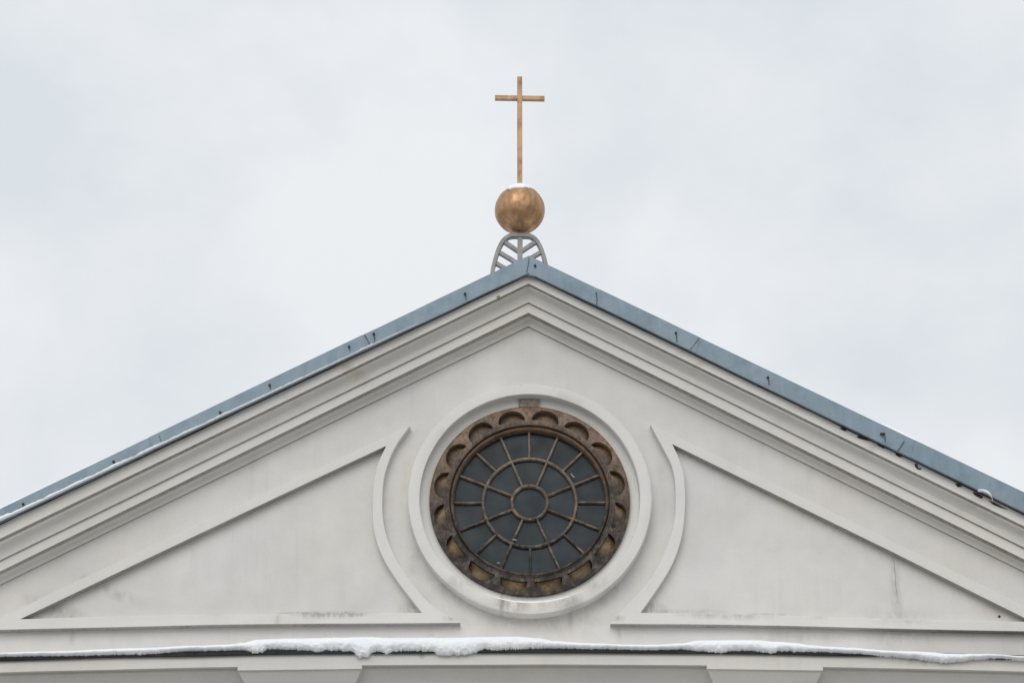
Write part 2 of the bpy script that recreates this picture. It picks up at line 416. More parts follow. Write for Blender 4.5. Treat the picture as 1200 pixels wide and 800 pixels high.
# gable wall with a round opening -------------------------------------------------
wc = at(620.8, 582.0, 0.17)                 # centre of the window surround (front plane)
WX, WZ = wc.x, wc.z
PXM = (at(763.8, 583, 0.17).x - at(477.8, 583, 0.17).x) / 286.0    # metres per pixel at the window
z_wall_apex = apex(382.6, 0.0) + 0.12
s_wall = (prof3[-1][2] + prof3[-1][3]) / 2
z_eave = z_wall_apex - s_wall * HALF
outer = [(XC - HALF, 0.0), (XC + HALF, 0.0), (XC + HALF, z_eave), (XC, z_wall_apex), (XC - HALF, z_eave)]
def ray_poly(ang):
    d = Vector((math.cos(ang), math.sin(ang))); best = None
    for i in range(len(outer)):
        a = Vector(outer[i]) - Vector((WX, WZ)); b = Vector(outer[(i + 1) % 5]) - Vector((WX, WZ)); e_ = b - a
        den = d.x * e_.y - d.y * e_.x
        if abs(den) < 1e-9: continue
        t = (a.x * e_.y - a.y * e_.x) / den; u = (a.x * d.y - a.y * d.x) / den
        if t > 0 and -1e-6 <= u <= 1 + 1e-6 and (best is None or t < best): best = t
    return d * best + Vector((WX, WZ))
angs = sorted([2 * math.pi * i / 144 for i in range(144)] + [math.atan2(z - WZ, x - WX) % (2 * math.pi) for x, z in outer])
bm = bmesh.new()
RH = 124 * PXM
r0, r1 = [], []
for a in angs:
    r0.append(Vector((WX + RH * math.cos(a), 0, WZ + RH * math.sin(a)))); p = ray_poly(a); r1.append(Vector((p.x, 0, p.y)))
loft(bm, [r0, r1], closed=True)
obj("gable_wall", bm, M_WALL, church)
# side and rear walls
bm = bmesh.new()
ze = z_eave
for x in (XC - HALF, XC + HALF):
    bm.faces.new([bm.verts.new(p) for p in ((x, 0.0, 0), (x, 24, 0), (x, 24, ze), (x, 0.0, ze))])
bm.faces.new([bm.verts.new(p) for p in ((XC - HALF, 24, 0), (XC + HALF, 24, 0), (XC + HALF, 24, ze), (XC, 24, z_wall_apex), (XC - HALF, 24, ze))])
obj("side_wall", bm, M_WALL, church)

# roof slopes -----------------------------------------------------------------
for side in (-1, 1):
    bm = bmesh.new()
    xe = XC + side * (HALF + 0.5)
    def zr(x, d): return z_ft - d - s_ft * abs(x - XC)
    a = [Vector((XC, -FO + 0.03, zr(XC, .04))), Vector((xe, -FO + 0.03, zr(xe, .04))), Vector((xe, -FO + 0.03, zr(xe, .14))), Vector((XC, -FO + 0.03, zr(XC, .14)))]
    b = [v + Vector((0, 24.8, 0)) for v in a]
    loft(bm, [a, b], closed=True, cap=True)
    obj("roof_slope", bm, M_ROOF, church)

# metal flashing in separate lapped sheets ------------------------------------
def zfb(x):   # lower edge of the flashing, world z at plane FO
    d = abs(x - XC)
    if x < XC: za = apex(319.5, FO); s = slope_for(319.5, 0, 611.5, FO)
    else: za = apex(319.0, FO); s = slope_for(319.0, 1200, 600, FO)
    return za - s * d
sheets_l = [619, 430, 190, -60, -420]; sheets_r = [619, 699, 815, 1056, 1300, 1640]
flash = []
for side, cuts in ((-1, sheets_l), (1, sheets_r)):
    for q in range(len(cuts) - 1):
        xa = XC + (cuts[q] - 619.5) / 107.5 if q else XC; xb = XC + (cuts[q + 1] - 619.5) / 107.5
        if q == len(cuts) - 2: xb = XC + side * (HALF + 0.45)
        bm = bmesh.new(); rows = []
        n = max(6, int(abs(xb - xa) / 0.10))
        off = 0.007 * (q % 2) + (0.004 if side > 0 else 0)
        for i in range(n + 1):
            t = i / n; row = []
            for k, (dy, top, dz) in enumerate(((0.10, 1, -0.004), (0.0, 1, 0.0), (-0.002, 0.5, 0), (0.0, 0, 0.0), (-0.028, 0, -0.012), (-0.026, 0, -0.017), (0.02, 0, -0.010))):
                slant = 0.055 * (top - 0.5) * side * (1 if q != 1 or i else 1)      # slanting sheet joint
                x = xa + (xb - xa) * t + slant
                x = max(XC - 1e9, x)
                if q == 0 and i == 0: x = XC - (0.03 * (1 - top) if side > 0 else -0.004)
                zt = z_ft - s_ft * abs(x - XC); zb = zfb(x)
                z = zt * top + zb * (1 - top) + dz
                wv = 0.004 * nse(x * 1.3, top * 2.0, side * 3.0) + 0.0025 * nse(x * 4.0, top * 3, 7.0)
                if top == 0: z += 0.006 * nse(x * 1.7, 9, 2)
                if top == 1: z += 0.003 * nse(x * 1.2, 4, 4)
                row.append(Vector((x, -FO - off + dy + wv, z)))
            rows.append(row)
        loft(bm, rows)
        o = obj("flashing", bm, M_METAL, church, smooth=35)
        flash.append((min(xa, xb), max(xa, xb), o, side))
# near-black strip standing in for the shadow between flashing and plaster
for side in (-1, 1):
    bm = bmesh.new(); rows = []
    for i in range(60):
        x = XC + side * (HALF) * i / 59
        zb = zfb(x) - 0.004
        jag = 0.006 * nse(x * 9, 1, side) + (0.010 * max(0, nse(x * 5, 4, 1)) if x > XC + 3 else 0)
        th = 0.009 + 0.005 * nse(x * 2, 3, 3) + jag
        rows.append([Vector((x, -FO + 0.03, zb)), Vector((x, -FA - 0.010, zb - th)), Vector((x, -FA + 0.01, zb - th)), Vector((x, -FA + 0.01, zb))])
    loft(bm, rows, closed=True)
    obj("gap_shadow_strip", bm, M_GAP_DARK, church)

# lapped joints between the sheets
for (x0, y0, x1, y1, wd) in ((427, 391.5, 433.5, 404, .007), (186, 509, 190, 522, .005), (698.5, 342, 699.5, 357, .012), (819, 396, 808, 410.5, .007), (1060, 516, 1051.5, 528, .008), (620, 301.5, 617.2, 318, .006)):
    a_ = at(x0, y0, FO + 0.017); b_ = at(x1, y1, FO + 0.017)
    par = next((f[2] for f in flash if f[0] <= a_.x <= f[1]), flash[0][2])
    bm = bmesh.new(); rows = []
    for i in range(9):
        p = a_.lerp(b_, i / 8); ww = wd * 0.62 * (0.6 + 0.6 * abs(nse(i * .8, x0, 1))); bx_ = 0.004 * math.sin(i / 8 * math.pi) + 0.004 * nse(i * .6, x0, 4)
        rows.append([p + Vector((bx_ - ww, 0.012, 0)), p + Vector((bx_ - ww, 0, 0)), p + Vector((bx_ + ww, 0, 0)), p + Vector((bx_ + ww, 0.012, 0))])
    loft(bm, rows, cap=True)
    obj("sheet_joint", bm, M_DRIP, par)

# nails and their rust drips on the flashing
NAILS = [(27, 590, 0), (133, 540.5, 0), (258, 483, 10), (316, 451, 4), (409, 406, 4), (438, 391, 9), (545, 344, 6), (627, 311, 2),
         (792, 390, 11), (900, 442, 8), (1033, 508, 3), (1036, 508, 9)]
for (px, py, dl) in NAILS:
    p = at(px, py, FO + 0.018)
    par = next((f[2] for f in flash if f[0] <= p.x <= f[1] and (f[3] > 0) == (p.x > XC)), flash[0][2])
    bm = bmesh.new()
    mtx = Matrix.Translation(p) @ Matrix.Rotation(R(90), 4, 'X')
    bmesh.ops.create_cone(bm, cap_ends=True, segments=10, radius1=0.015, radius2=0.012, depth=0.02, matrix=mtx)
    if dl:
        L_ = dl / 104.0; hw = 0.0075
        vs = box(bm, p + Vector((0.004, 0.0, -L_ / 2 - 0.005)), (hw * 2, 0.003, L_), 1)
        for v in vs:
            if v.co.z < p.z - L_ / 2: v.co.x = p.x + 0.004 + (v.co.x - p.x - 0.004) * 0.5 + 0.006
    obj("nail", bm, [M_RUST, M_DRIP], par)

# broken plaster edge under the flashing on the right
for (x0, y0, pts) in [
    (984, 501.5, [(0, 0), (4, -1), (8, 2), (7, 3.5), (3, 2)]),
    (1004, 512, [(0, 0), (2, -1.5), (8, .5), (16, 3), (17, 4.5), (10, 3.4), (5, 2.2)]),
    (1027, 519, [(0, 0), (5, 1), (10, 4), (9, 6.3), (5, 4.5), (2, 3)]),
    (1049, 531, [(0, 0), (5, 1.5), (8, 4.5), (4, 4), (1, 2)]),
    (1072, 543, [(0, 0), (3, 1), (4, 5), (8, 5.5), (7, 7), (3, 6.5), (0, 3)]),
    (1119, 566, [(0, 0), (5, 1), (9, 4), (3, 4.4)]),
    (1140, 576, [(0, 0), (6, 2), (12, 5.5), (10, 8), (5, 5.5), (1, 3)]),
    (1158, 586, [(0, 0), (8, 3), (16, 7.5), (22, 11), (14, 8.3), (6, 5)]),
    (582, 347.5, [(0, 0), (3.5, -1.5), (4, 1), (3, 2.8), (0.5, 2.2)])]:
    P = [at(x0 + a, y0 + b, FA + 0.003) for a, b in pts]
    bm = bmesh.new(); flat_prism(bm, [(p.x, p.z) for p in P], -FA - 0.008, -FA + 0.01)
    obj("plaster_break", bm, M_GAP_DARK if x0 > 900 else M_BRICK, church, label="broken dark gap in the plaster edge")

# raised triangular panel frames ------------------------------------------------
def panel(outer_px, inner_px, o=0.10):
    bm = bmesh.new()
    def w_(p): v = at(p[0], p[1], o); return Vector((v.x, -o, v.z))
    O = [w_(p) for p in outer_px]; I = [w_(p) for p in inner_px]
    n = len(O); assert n == len(I)
    back = 0.01
    ov = [bm.verts.new(p) for p in O]; iv = [bm.verts.new(p) for p in I]
    ob = [bm.verts.new((p.x, back, p.z)) for p in O]; ib = [bm.verts.new((p.x, back, p.z)) for p in I]
    for i in range(n):
        j = (i + 1) % n
        bm.faces.new((ov[i], ov[j], iv[j], iv[i]))
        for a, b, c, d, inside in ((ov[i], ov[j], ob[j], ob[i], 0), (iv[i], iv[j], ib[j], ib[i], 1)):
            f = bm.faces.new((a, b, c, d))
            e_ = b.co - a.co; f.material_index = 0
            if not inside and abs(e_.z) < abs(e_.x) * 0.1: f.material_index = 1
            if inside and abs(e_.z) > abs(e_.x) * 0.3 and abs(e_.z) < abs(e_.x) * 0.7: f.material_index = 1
    r = obj("panel_moulding", bm, [M_MOULD, M_SOIL_SHADE], church)
    bevel(r, 0.006, 2)
    return r
def resample(pts, n):
    P = [Vector(p) for p in pts]; d = [0]
    for i in range(1, len(P)): d.append(d[-1] + (P[i] - P[i - 1]).length)
    out_ = []
    for k in range(n):
        t = d[-1] * k / (n - 1); i = max(j for j in range(len(d)) if d[j] <= t + 1e-9); i = min(i, len(P) - 2)
        u = (t - d[i]) / (d[i + 1] - d[i]); out_.append(tuple(P[i].lerp(P[i + 1], u)))
    return out_
def ring3(a, b, c, n=(34, 34, 40)):
    """three sides, sampled so outer and inner correspond; corners doubled out"""
    r = []
    for s, k in zip((a, b, c), n): r += resample(s, k)[:-1]
    return r
Lo_top = [(-32, 738.5), (0, 723.5), (48, 700.3), (100, 676), (200, 629), (300, 583), (400, 536.3), (481, 498)]
Lo_cur = crom([(481, 498), (466, 518.5), (457, 536.5), (450.2, 559), (448.3, 580), (448.6, 605), (453.6, 629.7), (465, 656), (482.5, 682.2), (500, 703.2), (517.5, 716.8), (539.8, 729.4)])
Lo_bot = crom([(539.8, 729.4), (470, 730), (350, 730.6), (250, 731.8), (160, 734), (80, 735.8), (0, 737.6), (-32, 738.5)])
Li_top = [(24, 724.9), (76, 700.2), (100, 688.7), (200, 641.3), (300, 594), (400, 546.8), (452.5, 522.3)]
Li_cur = crom([(452.5, 522.3), (445, 538), (439.3, 557.5), (436.9, 580), (437, 608.7), (440.5, 631.5), (449.2, 654), (463.2, 677), (479, 698), (494.4, 717.4)])
Li_bot = crom([(494.4, 717.4), (420, 718.2), (350, 718.8), (250, 719.4), (160, 721), (90, 722.8), (24, 724.9)])
panel(ring3(Lo_top, Lo_cur, Lo_bot), ring3(Li_top, Li_cur, Li_bot))
Ro_top = [(1262, 739.8), (1200, 709.7), (1130, 675.2), (1060, 641), (940, 582.5), (840, 533.8), (761.8, 496.8)]
Ro_cur = crom([(761.8, 496.8), (768.5, 509.5), (777.5, 526), (786.5, 544), (790.7, 562), (791.7, 580), (791, 602), (787.5, 622.7), (778.7, 647.2), (766.5, 671.7), (749, 694.5), (731.5, 712), (714.9, 730.6)])
Ro_bot = crom([(714.9, 730.6), (760, 731), (820, 731.3), (930, 733.2), (1060, 736.6), (1200, 739.4), (1262, 739.8)])
Ri_top = [(1209, 728), (1200, 723.4), (1130, 688.6), (1040, 643.6), (940, 594.8), (840, 545.9), (788, 520.3)]
Ri_cur = crom([(788, 520.3), (795.5, 536.5), (800.7, 553), (802.7, 571), (803, 590), (800.6, 619.2), (795.3, 642), (785.7, 664.7), (771.7, 687.5), (750.7, 717.4)])
Ri_bot = crom([(750.7, 717.4), (790, 718), (860, 719.2), (930, 721), (1060, 725), (1130, 726.8), (1209, 728)])
panel(ring3(Ro_top, Ro_cur, Ro_bot), ring3(Ri_top, Ri_cur, Ri_bot))

# cracks and the small hole in the right panel
bm = bmesh.new()
p = at(1171, 722, 0.0); bmesh.ops.create_cone(bm, cap_ends=True, segments=14, radius1=0.014, radius2=0.014, depth=0.01, matrix=Matrix.Translation(p) @ Matrix.Rotation(R(90), 4, 'X'))
obj("wall_hole", bm, M_GAP_DARK, church)
def crack(pts, wd, o=0.002, name="crack"):
    bm = bmesh.new(); rows = []
    P = dense([at(a, b, o) for a, b in pts], 0.03)
    for i, q in enumerate(P):
        t = (P[min(i + 1, len(P) - 1)] - P[max(i - 1, 0)]).normalized(); nn = Vector((-t.z, 0, t.x))
        q = q + nn * 0.006 * nse(q.x * 14, q.z * 14, 2); ww = wd * (0.6 + 0.7 * abs(nse(q.x * 9, q.z * 9, 7))) * min(1, (len(P) - 1 - i) / 5 + .1)
        rows.append([Vector((q.x, -o, q.z)) + nn * ww, Vector((q.x, -o, q.z)) - nn * ww])
    loft(bm, rows); obj(name, bm, M_CRACK, church)
M_CRACK = simple("fine crack in the plaster", (0.16, 0.15, 0.135), (0.30, 0.285, 0.26), 20, 0.95)
crack([(1046.5, 653), (1048.5, 660), (1049, 675), (1050.5, 690), (1052, 705)], 0.0022)
crack([(1040, 646), (1046.5, 653)], 0.002)
crack([(943, 596), (941, 606), (938, 612)], 0.0018)

# round window surround --------------------------------------------------------
NA = 192
def ring_profile(bm, prof, cx=WX, cz=WZ, n=NA, mi=0, wob=0.0):
    """prof: list of (radius m, out m)"""
    rows = []
    for k, (r_, o_) in enumerate(prof):
        row = []
        for i in range(n):
            a = 2 * math.pi * i / n
            rr = r_ + wob * nse(math.cos(a) * 2.2, math.sin(a) * 2.2, k * 0.7)
            row.append(Vector((cx + rr * math.cos(a), -o_, cz + rr * math.sin(a))))
        rows.append(row)
    for r_i in range(len(rows) - 1):
        pass
    vs = [[bm.verts.new(p) for p in r] for r in rows]
    for i in range(len(vs) - 1):
        for j in range(n):
            k = (j + 1) % n
            f = bm.faces.new((vs[i][j], vs[i][k], vs[i + 1][k], vs[i + 1][j])); f.material_index = mi[i] if isinstance(mi, (list, tuple)) else mi
q = PXM
bm = bmesh.new()
ring_profile(bm, [(143.2 * q, -0.01), (143.2 * q, 0.155), (142.4 * q, 0.168), (141.4 * q, 0.170), (130.4 * q, 0.170), (129.6 * q, 0.164), (129.3 * q, 0.155), (129.0 * q, 0.052),
                  (128.0 * q, 0.046), (124 * q, 0.040), (119 * q, 0.036), (117.2 * q, 0.030), (117.0 * q, -0.05)],
             mi=[1, 0, 0, 0, 0, 0, 0, 0, 0, 0, 0, 0], wob=0.006)
obj("window_surround", bm, [M_MOULD, M_MOULD], church, smooth=32)
# bare masonry at the top of the reveal
bm = bmesh.new(); rows = []
for i in range(9):
    x = -12.5 + 25 * i / 8
    a = math.pi / 2 - math.atan2(x - 0.3, 122); jt = 0.7 * nse(x, 3, 1)
    rows.append([Vector((WX + rr * q * math.cos(a), -oo, WZ + rr * q * math.sin(a))) for rr, oo in ((128.6 + jt, 0.05), (128.2, 0.064), (118.3, 0.056 + 0.004 * nse(x, 1, 1)), (117.2, 0.04))])
loft(bm, rows)
obj("bare_masonry", bm, M_BRICK, church)

# rose window -------------------------------------------------------------------
rose = bpy.data.objects.new("rose_window", None); COL.objects.link(rose); rose.parent = church
rose.matrix_parent_inverse = Matrix.Translation(-Vector(church.location)); rose.location = (0, 0, 0)
rose['label'] = "round window in a weathered brown scalloped wooden frame"
M_WOOD = m_wood("weathered brown wood", (0.340, 0.225, 0.150), (0.105, 0.090, 0.082), (0.42, 0.35, 0.29), 1.0, 1.0, (95 * PXM, 103 * PXM))
M_FLOOR = m_wood("niche wood with ochre remains", (0.30, 0.20, 0.135), (0.17, 0.14, 0.118), (0.36, 0.29, 0.235), 0.9, 0.5, (100 * PXM, 110 * PXM), True)
M_WOODI = m_wood("brown inner frame wood", (0.255, 0.155, 0.092), (0.110, 0.092, 0.082), (0.27, 0.215, 0.175), 0.6, 0.9)
M_BAR = m_wood("grey brown glazing bars", (0.31, 0.23, 0.165), (0.24, 0.19, 0.15), (0.44, 0.37, 0.30), 0.9, 0.3)
# scalloped outer frame: a wooden ring with sixteen half-round niches
bm = bmesh.new()
O_F = 0.075; DEP = 0.115
SECT = 2 * math.pi / 16
R_IN, R_SP, R_TOP, R_OUT = 94.6, 101.2, 114.6, 117.9
HWA = 16.4
M_ = 15
def P3(r_, a, o_):
    return Vector((WX + r_ * q * math.cos(a), -o_ - 0.004 * nse(r_ * .05 * math.cos(a), r_ * .05 * math.sin(a), 3), WZ + r_ * q * math.sin(a)))
for s in range(16):
    ac = math.pi / 2 + SECT * (s + 0.5) + 0.012
    jit = random.uniform(-0.6, 0.6)
    hw = HWA + random.uniform(-0.5, 0.3)
    # columns inside the niche
    cols = []
    for k in range(M_ * 2 + 1):
        u = -math.cos(math.pi * k / (2 * M_))          # -1..1, denser at the ends
        da = u * hw / 102.0
        rt = R_SP + (R_TOP + jit - R_SP) * math.sqrt(max(0.0, 1 - u * u))
        cols.append((ac + da, rt))
    for k in range(len(cols) - 1):
        (a0, t0), (a1, t1) = cols[k], cols[k + 1]
        # land above the arch
        f = bm.faces.new([bm.verts.new(p) for p in (P3(t0, a0, O_F), P3(R_OUT, a0, O_F), P3(R_OUT, a1, O_F), P3(t1, a1, O_F))])
        # arch wall
        f = bm.faces.new([bm.verts.new(p) for p in (P3(t0, a0, O_F), P3(t1, a1, O_F), P3(t1, a1, O_F - DEP), P3(t0, a0, O_F - DEP))]); f.material_index = 0
        # floor of the niche, slightly dished
        f = bm.faces.new([bm.verts.new(p) for p in (P3(R_IN + 6.2, a0, O_F - DEP * .40), P3(t0, a0, O_F - DEP), P3(t1, a1, O_F - DEP), P3(R_IN + 6.2, a1, O_F - DEP * .40))]); f.material_index = 1
        # lip below
        f = bm.faces.new([bm.verts.new(p) for p in (P3(R_IN + 6.2, a0, O_F), P3(R_IN + 6.2, a1, O_F), P3(R_IN + 6.2, a1, O_F - DEP * .40), P3(R_IN + 6.2, a0, O_F - DEP * .40))])
        f = bm.faces.new([bm.verts.new(p) for p in (P3(R_IN, a0, O_F), P3(R_IN, a1, O_F), P3(R_IN + 6.2, a1, O_F), P3(R_IN + 6.2, a0, O_F))])
    # side walls of the niche between springing and lip
    for (a0, t0) in (cols[0], cols[-1]):
        bm.faces.new([bm.verts.new(p) for p in (P3(R_IN + 6.2, a0, O_F), P3(t0, a0, O_F), P3(t0, a0, O_F - DEP), P3(R_IN + 6.2, a0, O_F - DEP * .40))])
    # land between niches
    aL = ac + SECT / 2; a1 = cols[-1][0]
    for h in (0, 1):
        if h == 0: x0, x1 = a1, aL
        else: x0, x1 = ac - SECT / 2, cols[0][0]
        for (ra, rb) in ((R_IN, R_IN + 6.2), (R_IN + 6.2, R_SP), (R_SP, R_OUT)):
            bm.faces.new([bm.verts.new(p) for p in (P3(ra, x0, O_F), P3(rb, x0, O_F), P3(rb, x1, O_F), P3(ra, x1, O_F))])
bmesh.ops.remove_doubles(bm, verts=bm.verts, dist=0.0012)
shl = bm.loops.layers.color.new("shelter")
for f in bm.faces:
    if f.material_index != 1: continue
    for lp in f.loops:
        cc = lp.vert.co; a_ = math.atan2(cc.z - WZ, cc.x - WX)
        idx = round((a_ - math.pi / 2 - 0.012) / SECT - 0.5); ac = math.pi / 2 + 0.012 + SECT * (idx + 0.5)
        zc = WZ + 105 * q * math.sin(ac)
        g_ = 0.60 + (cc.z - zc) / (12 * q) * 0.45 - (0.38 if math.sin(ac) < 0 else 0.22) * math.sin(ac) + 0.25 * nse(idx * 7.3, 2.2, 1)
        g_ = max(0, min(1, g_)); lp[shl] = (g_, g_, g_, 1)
def rim(bm, ra, o0, o1, mi=0, n=128):
    ring_profile(bm, [(ra * q, o0), (ra * q, o1)], n=n, mi=mi)
rim(bm, R_OUT + .05, O_F + .004, 0.0)
obj("scalloped_frame", bm, [M_WOOD, M_FLOOR], rose)
# inner frame: stepped ring holding the glazing
bm = bmesh.new()
ring_profile(bm, [(95.8 * q, 0.060), (95.6 * q, 0.084), (95.0 * q, 0.086), (94.5 * q, 0.080), (94.3 * q, 0.020), (93.3 * q, 0.016), (93.1 * q, 0.046), (92.4 * q, 0.054), (91.3 * q, 0.057), (90.2 * q, 0.052), (89.4 * q, 0.040), (89.0 * q, 0.015), (88.8 * q, -0.07)], wob=0.003)
obj("inner_frame", bm, M_WOODI, rose, smooth=35)
# glass
bm = bmesh.new()
O_G = -0.040
c = bm.verts.new((WX, -O_G, WZ)); vs = [bm.verts.new((WX + 90 * q * math.cos(2 * math.pi * i / 96), -O_G, WZ + 90 * q * math.sin(2 * math.pi * i / 96))) for i in range(96)]
for i in range(96): bm.faces.new((c, vs[i], vs[(i + 1) % 96]))
gl = obj("glass", bm, M_GLASS, rose)
# glazing bars: two rings, eight long and eight short spokes
bm = bmesh.new()
for (rr, hw_) in ((21.0, 1.9), (55.0, 1.8)):
    ring_profile(bm, [((rr - hw_) * q, -0.042), ((rr - hw_) * q, -0.006), ((rr - hw_ * .4) * q, 0.008), ((rr + hw_ * .4) * q, 0.008), ((rr + hw_) * q, -0.006), ((rr + hw_) * q, -0.042)], n=96)
obj("ring_bar", bm, M_BAR, rose, smooth=25)
for s in range(16):
    a = math.pi / 2 + SECT * s + 0.004
    bm = bmesh.new()
    longs = s % 2 == 1
    ra = 22.5 if longs else 56.4; rb = 88.8
    hw_ = 1.45
    d = Vector((math.cos(a), 0, math.sin(a))); t = Vector((-math.sin(a), 0, math.cos(a))); c0 = Vector((WX, 0, WZ))
    segs = 10; rows = []
    for i in range(segs + 1):
        rr = ra + (rb - ra) * i / segs
        cc = c0 + d * rr * q + t * (0.0025 * nse(rr * .04, s * 3.1, 1))
        lift = 0.002
        rows.append([cc + t * u * hw_ * q + Vector((0, -o_ - lift, 0)) for u, o_ in ((-1, -0.044), (-1, -0.014), (-.35, 0.003), (.35, 0.003), (1, -0.014), (1, -0.044))])
    loft(bm, rows)
    obj("spoke_bar", bm, M_BAR, rose, smooth=25)
# flakes of pale putty left on the bars
M_PUTTY = simple("pale putty flakes", (0.32, 0.29, 0.26), (0.45, 0.42, 0.38), 30, 0.9)
for (px, py, ln, an) in ((671, 557, 6, 50), (584, 659, 3, 10), (603, 632, 5, 12)):
    p = at(px, py, 0.010); m = Matrix.Rotation(R(an), 3, 'Y')
    bm = bmesh.new(); box(bm, (p.x, -0.009, p.z), (ln / 110, 0.006, 0.009), 0, m)
    obj("putty_flake", bm, M_PUTTY, rose)

# horizontal cornice (ledge), frieze and pilasters --------------------------------
LO = 0.40
zl_top = zat(764.5, LO)             # upper edge of the plaster band
z_band = zat(778.0, LO)
z_sof = zat(781.3, LO - 0.07)
def hloft(bm, prof, x0, x1, step=0.15, mi=0, wob=0.0025, ends=True):
    n = max(2, int((x1 - x0) / step)); rows = []
    for i in range(n + 1):
        x = x0 + (x1 - x0) * i / n
        rows.append([Vector((x, -o_ + wob * nse(x * 1.3, k, 2), z_ + sag(x) + wob * nse(x * 1.1, k * 2, 8))) for k, (o_, z_) in enumerate(prof)])
    return loft(bm, rows, mi=mi, cap=ends)
PL = [(278.4, 424.2), (828.2, 964.6)]
pw = [(at(a, 782, LO).x, at(b, 784, LO).x) for a, b in PL]
wid = pw[0][1] - pw[0][0]
pw = [(pw[0][0] - 4.95, pw[0][0] - 4.95 + wid)] + pw + [(pw[1][0] + 4.95, pw[1][0] + 4.95 + wid)]
bm = bmesh.new()
hloft(bm, [(0.0, zl_top + 0.03), (LO, zl_top), (LO, z_band), (LO - 0.075, z_band + 0.002), (LO - 0.075, z_sof - 0.012), (LO - 0.10, z_sof - 0.035), (LO - 0.17, z_sof - 0.10),
           (LO - 0.24, z_sof - 0.20), (LO - 0.27, z_sof - 0.30), (LO - 0.30, z_sof - 0.31), (LO - 0.30, z_sof - 0.42), (0.0, z_sof - 0.42)], XC - HALF - 0.3, XC + HALF + 0.3,
      mi=[0, 0, 1, 0, 2, 2, 2, 2, 2, 2, 2])
obj("horizontal_cornice", bm, [M_LEDGE, M_LEDGE, M_FRIEZE], church, smooth=25)
# dark sheet metal edge on the ledge
bm = bmesh.new()
hloft(bm, [(0.01, zl_top + 0.075), (LO + 0.035, zl_top + 0.040), (LO + 0.040, zl_top + 0.030), (LO + 0.036, zl_top - 0.004), (LO + 0.028, zl_top - 0.010), (LO - 0.0, zl_top + 0.004), (0.01, zl_top + 0.034)], XC - HALF - 0.33, XC + HALF + 0.33, 0.08, wob=0.006)
obj("ledge_flashing", bm, M_EDGE, church)
# pilasters with flared heads
for (xa, xb) in pw:
    pil = None
    fl = 0.085
    xm = (xa + xb) / 2; hw_ = (xb - xa) / 2; sg = sag(xm)
    bm = bmesh.new()
    box(bm, (xm, -0.09, (z_sof - 0.62) / 2), (2 * (hw_ - 0.12), 0.22, z_sof - 0.62))
    pil = obj("pilaster", bm, M_FRIEZE, church)
    bm = bmesh.new(); rows = []
    for (dx, o_, z_) in ((0, LO + 0.006, z_band + 0.03), (0, LO + 0.006, z_band - 0.040), (0.012, LO - 0.02, z_band - 0.047), (0.035, LO - 0.055, z_band - 0.095), (0.07, LO - 0.10, z_band - 0.155),
                         (0.085, LO - 0.13, z_band - 0.215), (0.088, LO - 0.135, z_band - 0.255), (0.115, LO - 0.17, z_band - 0.262), (0.12, LO - 0.20, z_band - 0.36), (0.12, 0.21, z_band - 0.72)):
        x0, x1 = xa + dx, xb - dx
        z0, z1 = z_ + sag(x0), z_ + sag(x1)
        rows.append([Vector((x0, -0.02, z0)), Vector((x0, -o_, z0)), Vector((x1, -o_, z1)), Vector((x1, -0.02, z1))])
    loft(bm, rows, cap=False)
    o = obj("capital", bm, M_LEDGE, pil); bevel(o, 0.004, 2)

# ================================================================ CROSS ON THE RIDGE
FY = -0.62            # "out" of the finial: it stands behind the gable, on the ridge
def fat(px, py): return at(px, py, FY)
base = fat(609, 322)
fin = empty("roof_cross", (base.x, base.y, z_ft - 0.05), "gilded cross on a copper ball and arched grey metal bracket atop the roof peak", "cross")
k = (fat(638.4, 247).x - fat(579.8, 247).x) / 58.6
oc = fat(609.1, 246.2); rs = 29.3 * k
# bars of the bracket
def bar(bm, pts, wd, dp, n=1):
    rows = []
    for i, p in enumerate(pts):
        t = (pts[min(i + 1, len(pts) - 1)] - pts[max(i - 1, 0)]).normalized(); nn = Vector((-t.z, 0, t.x))
        rows.append([p + nn * wd / 2 + Vector((0, -dp / 2, 0)), p - nn * wd / 2 + Vector((0, -dp / 2, 0)), p - nn * wd / 2 + Vector((0, dp / 2, 0)), p + nn * wd / 2 + Vector((0, dp / 2, 0))])
    loft(bm, rows, closed=True, cap=True)
zbase = z_ft - 0.30
# centre line of the arch, in photo pixels left of the axis
half = crom([(0, 277), (8, 276.8), (13.4, 278.0), (19.3, 282.6), (23.8, 290), (27.2, 299), (30.0, 309), (32.2, 319), (34, 345)], 5)
arch = [fat(609.3 - a, b) for a, b in half[::-1]] + [fat(609.3 + a, b) for a, b in half[1:]]
bm = bmesh.new(); bar(bm, arch, 4.4 * k, 0.085); o = obj("arch_bar", bm, M_STEEL, fin, smooth=30); bevel(o, 0.004)
bm = bmesh.new(); bar(bm, [fat(609.4, 275.5), fat(609.4, 345)], 6.0 * k, 0.06); o = obj("centre_post", bm, M_STEEL, fin); bevel(o, 0.004)
for sd_ in (-1, 1):
    for (x0, y0, x1, y1) in ((20.0, 282.4, 0, 296.0), (26.0, 294.6, 0, 310.5), (29.5, 307.5, 0, 325.0), (31.5, 321.0, 0, 339)):
        bm = bmesh.new(); bar(bm, [fat(609.3 + sd_ * (x0 + .5), y0), fat(609.3 + sd_ * x1, y1)], 4.6 * k, 0.055); o = obj("rib", bm, M_STEEL, fin); bevel(o, 0.003)
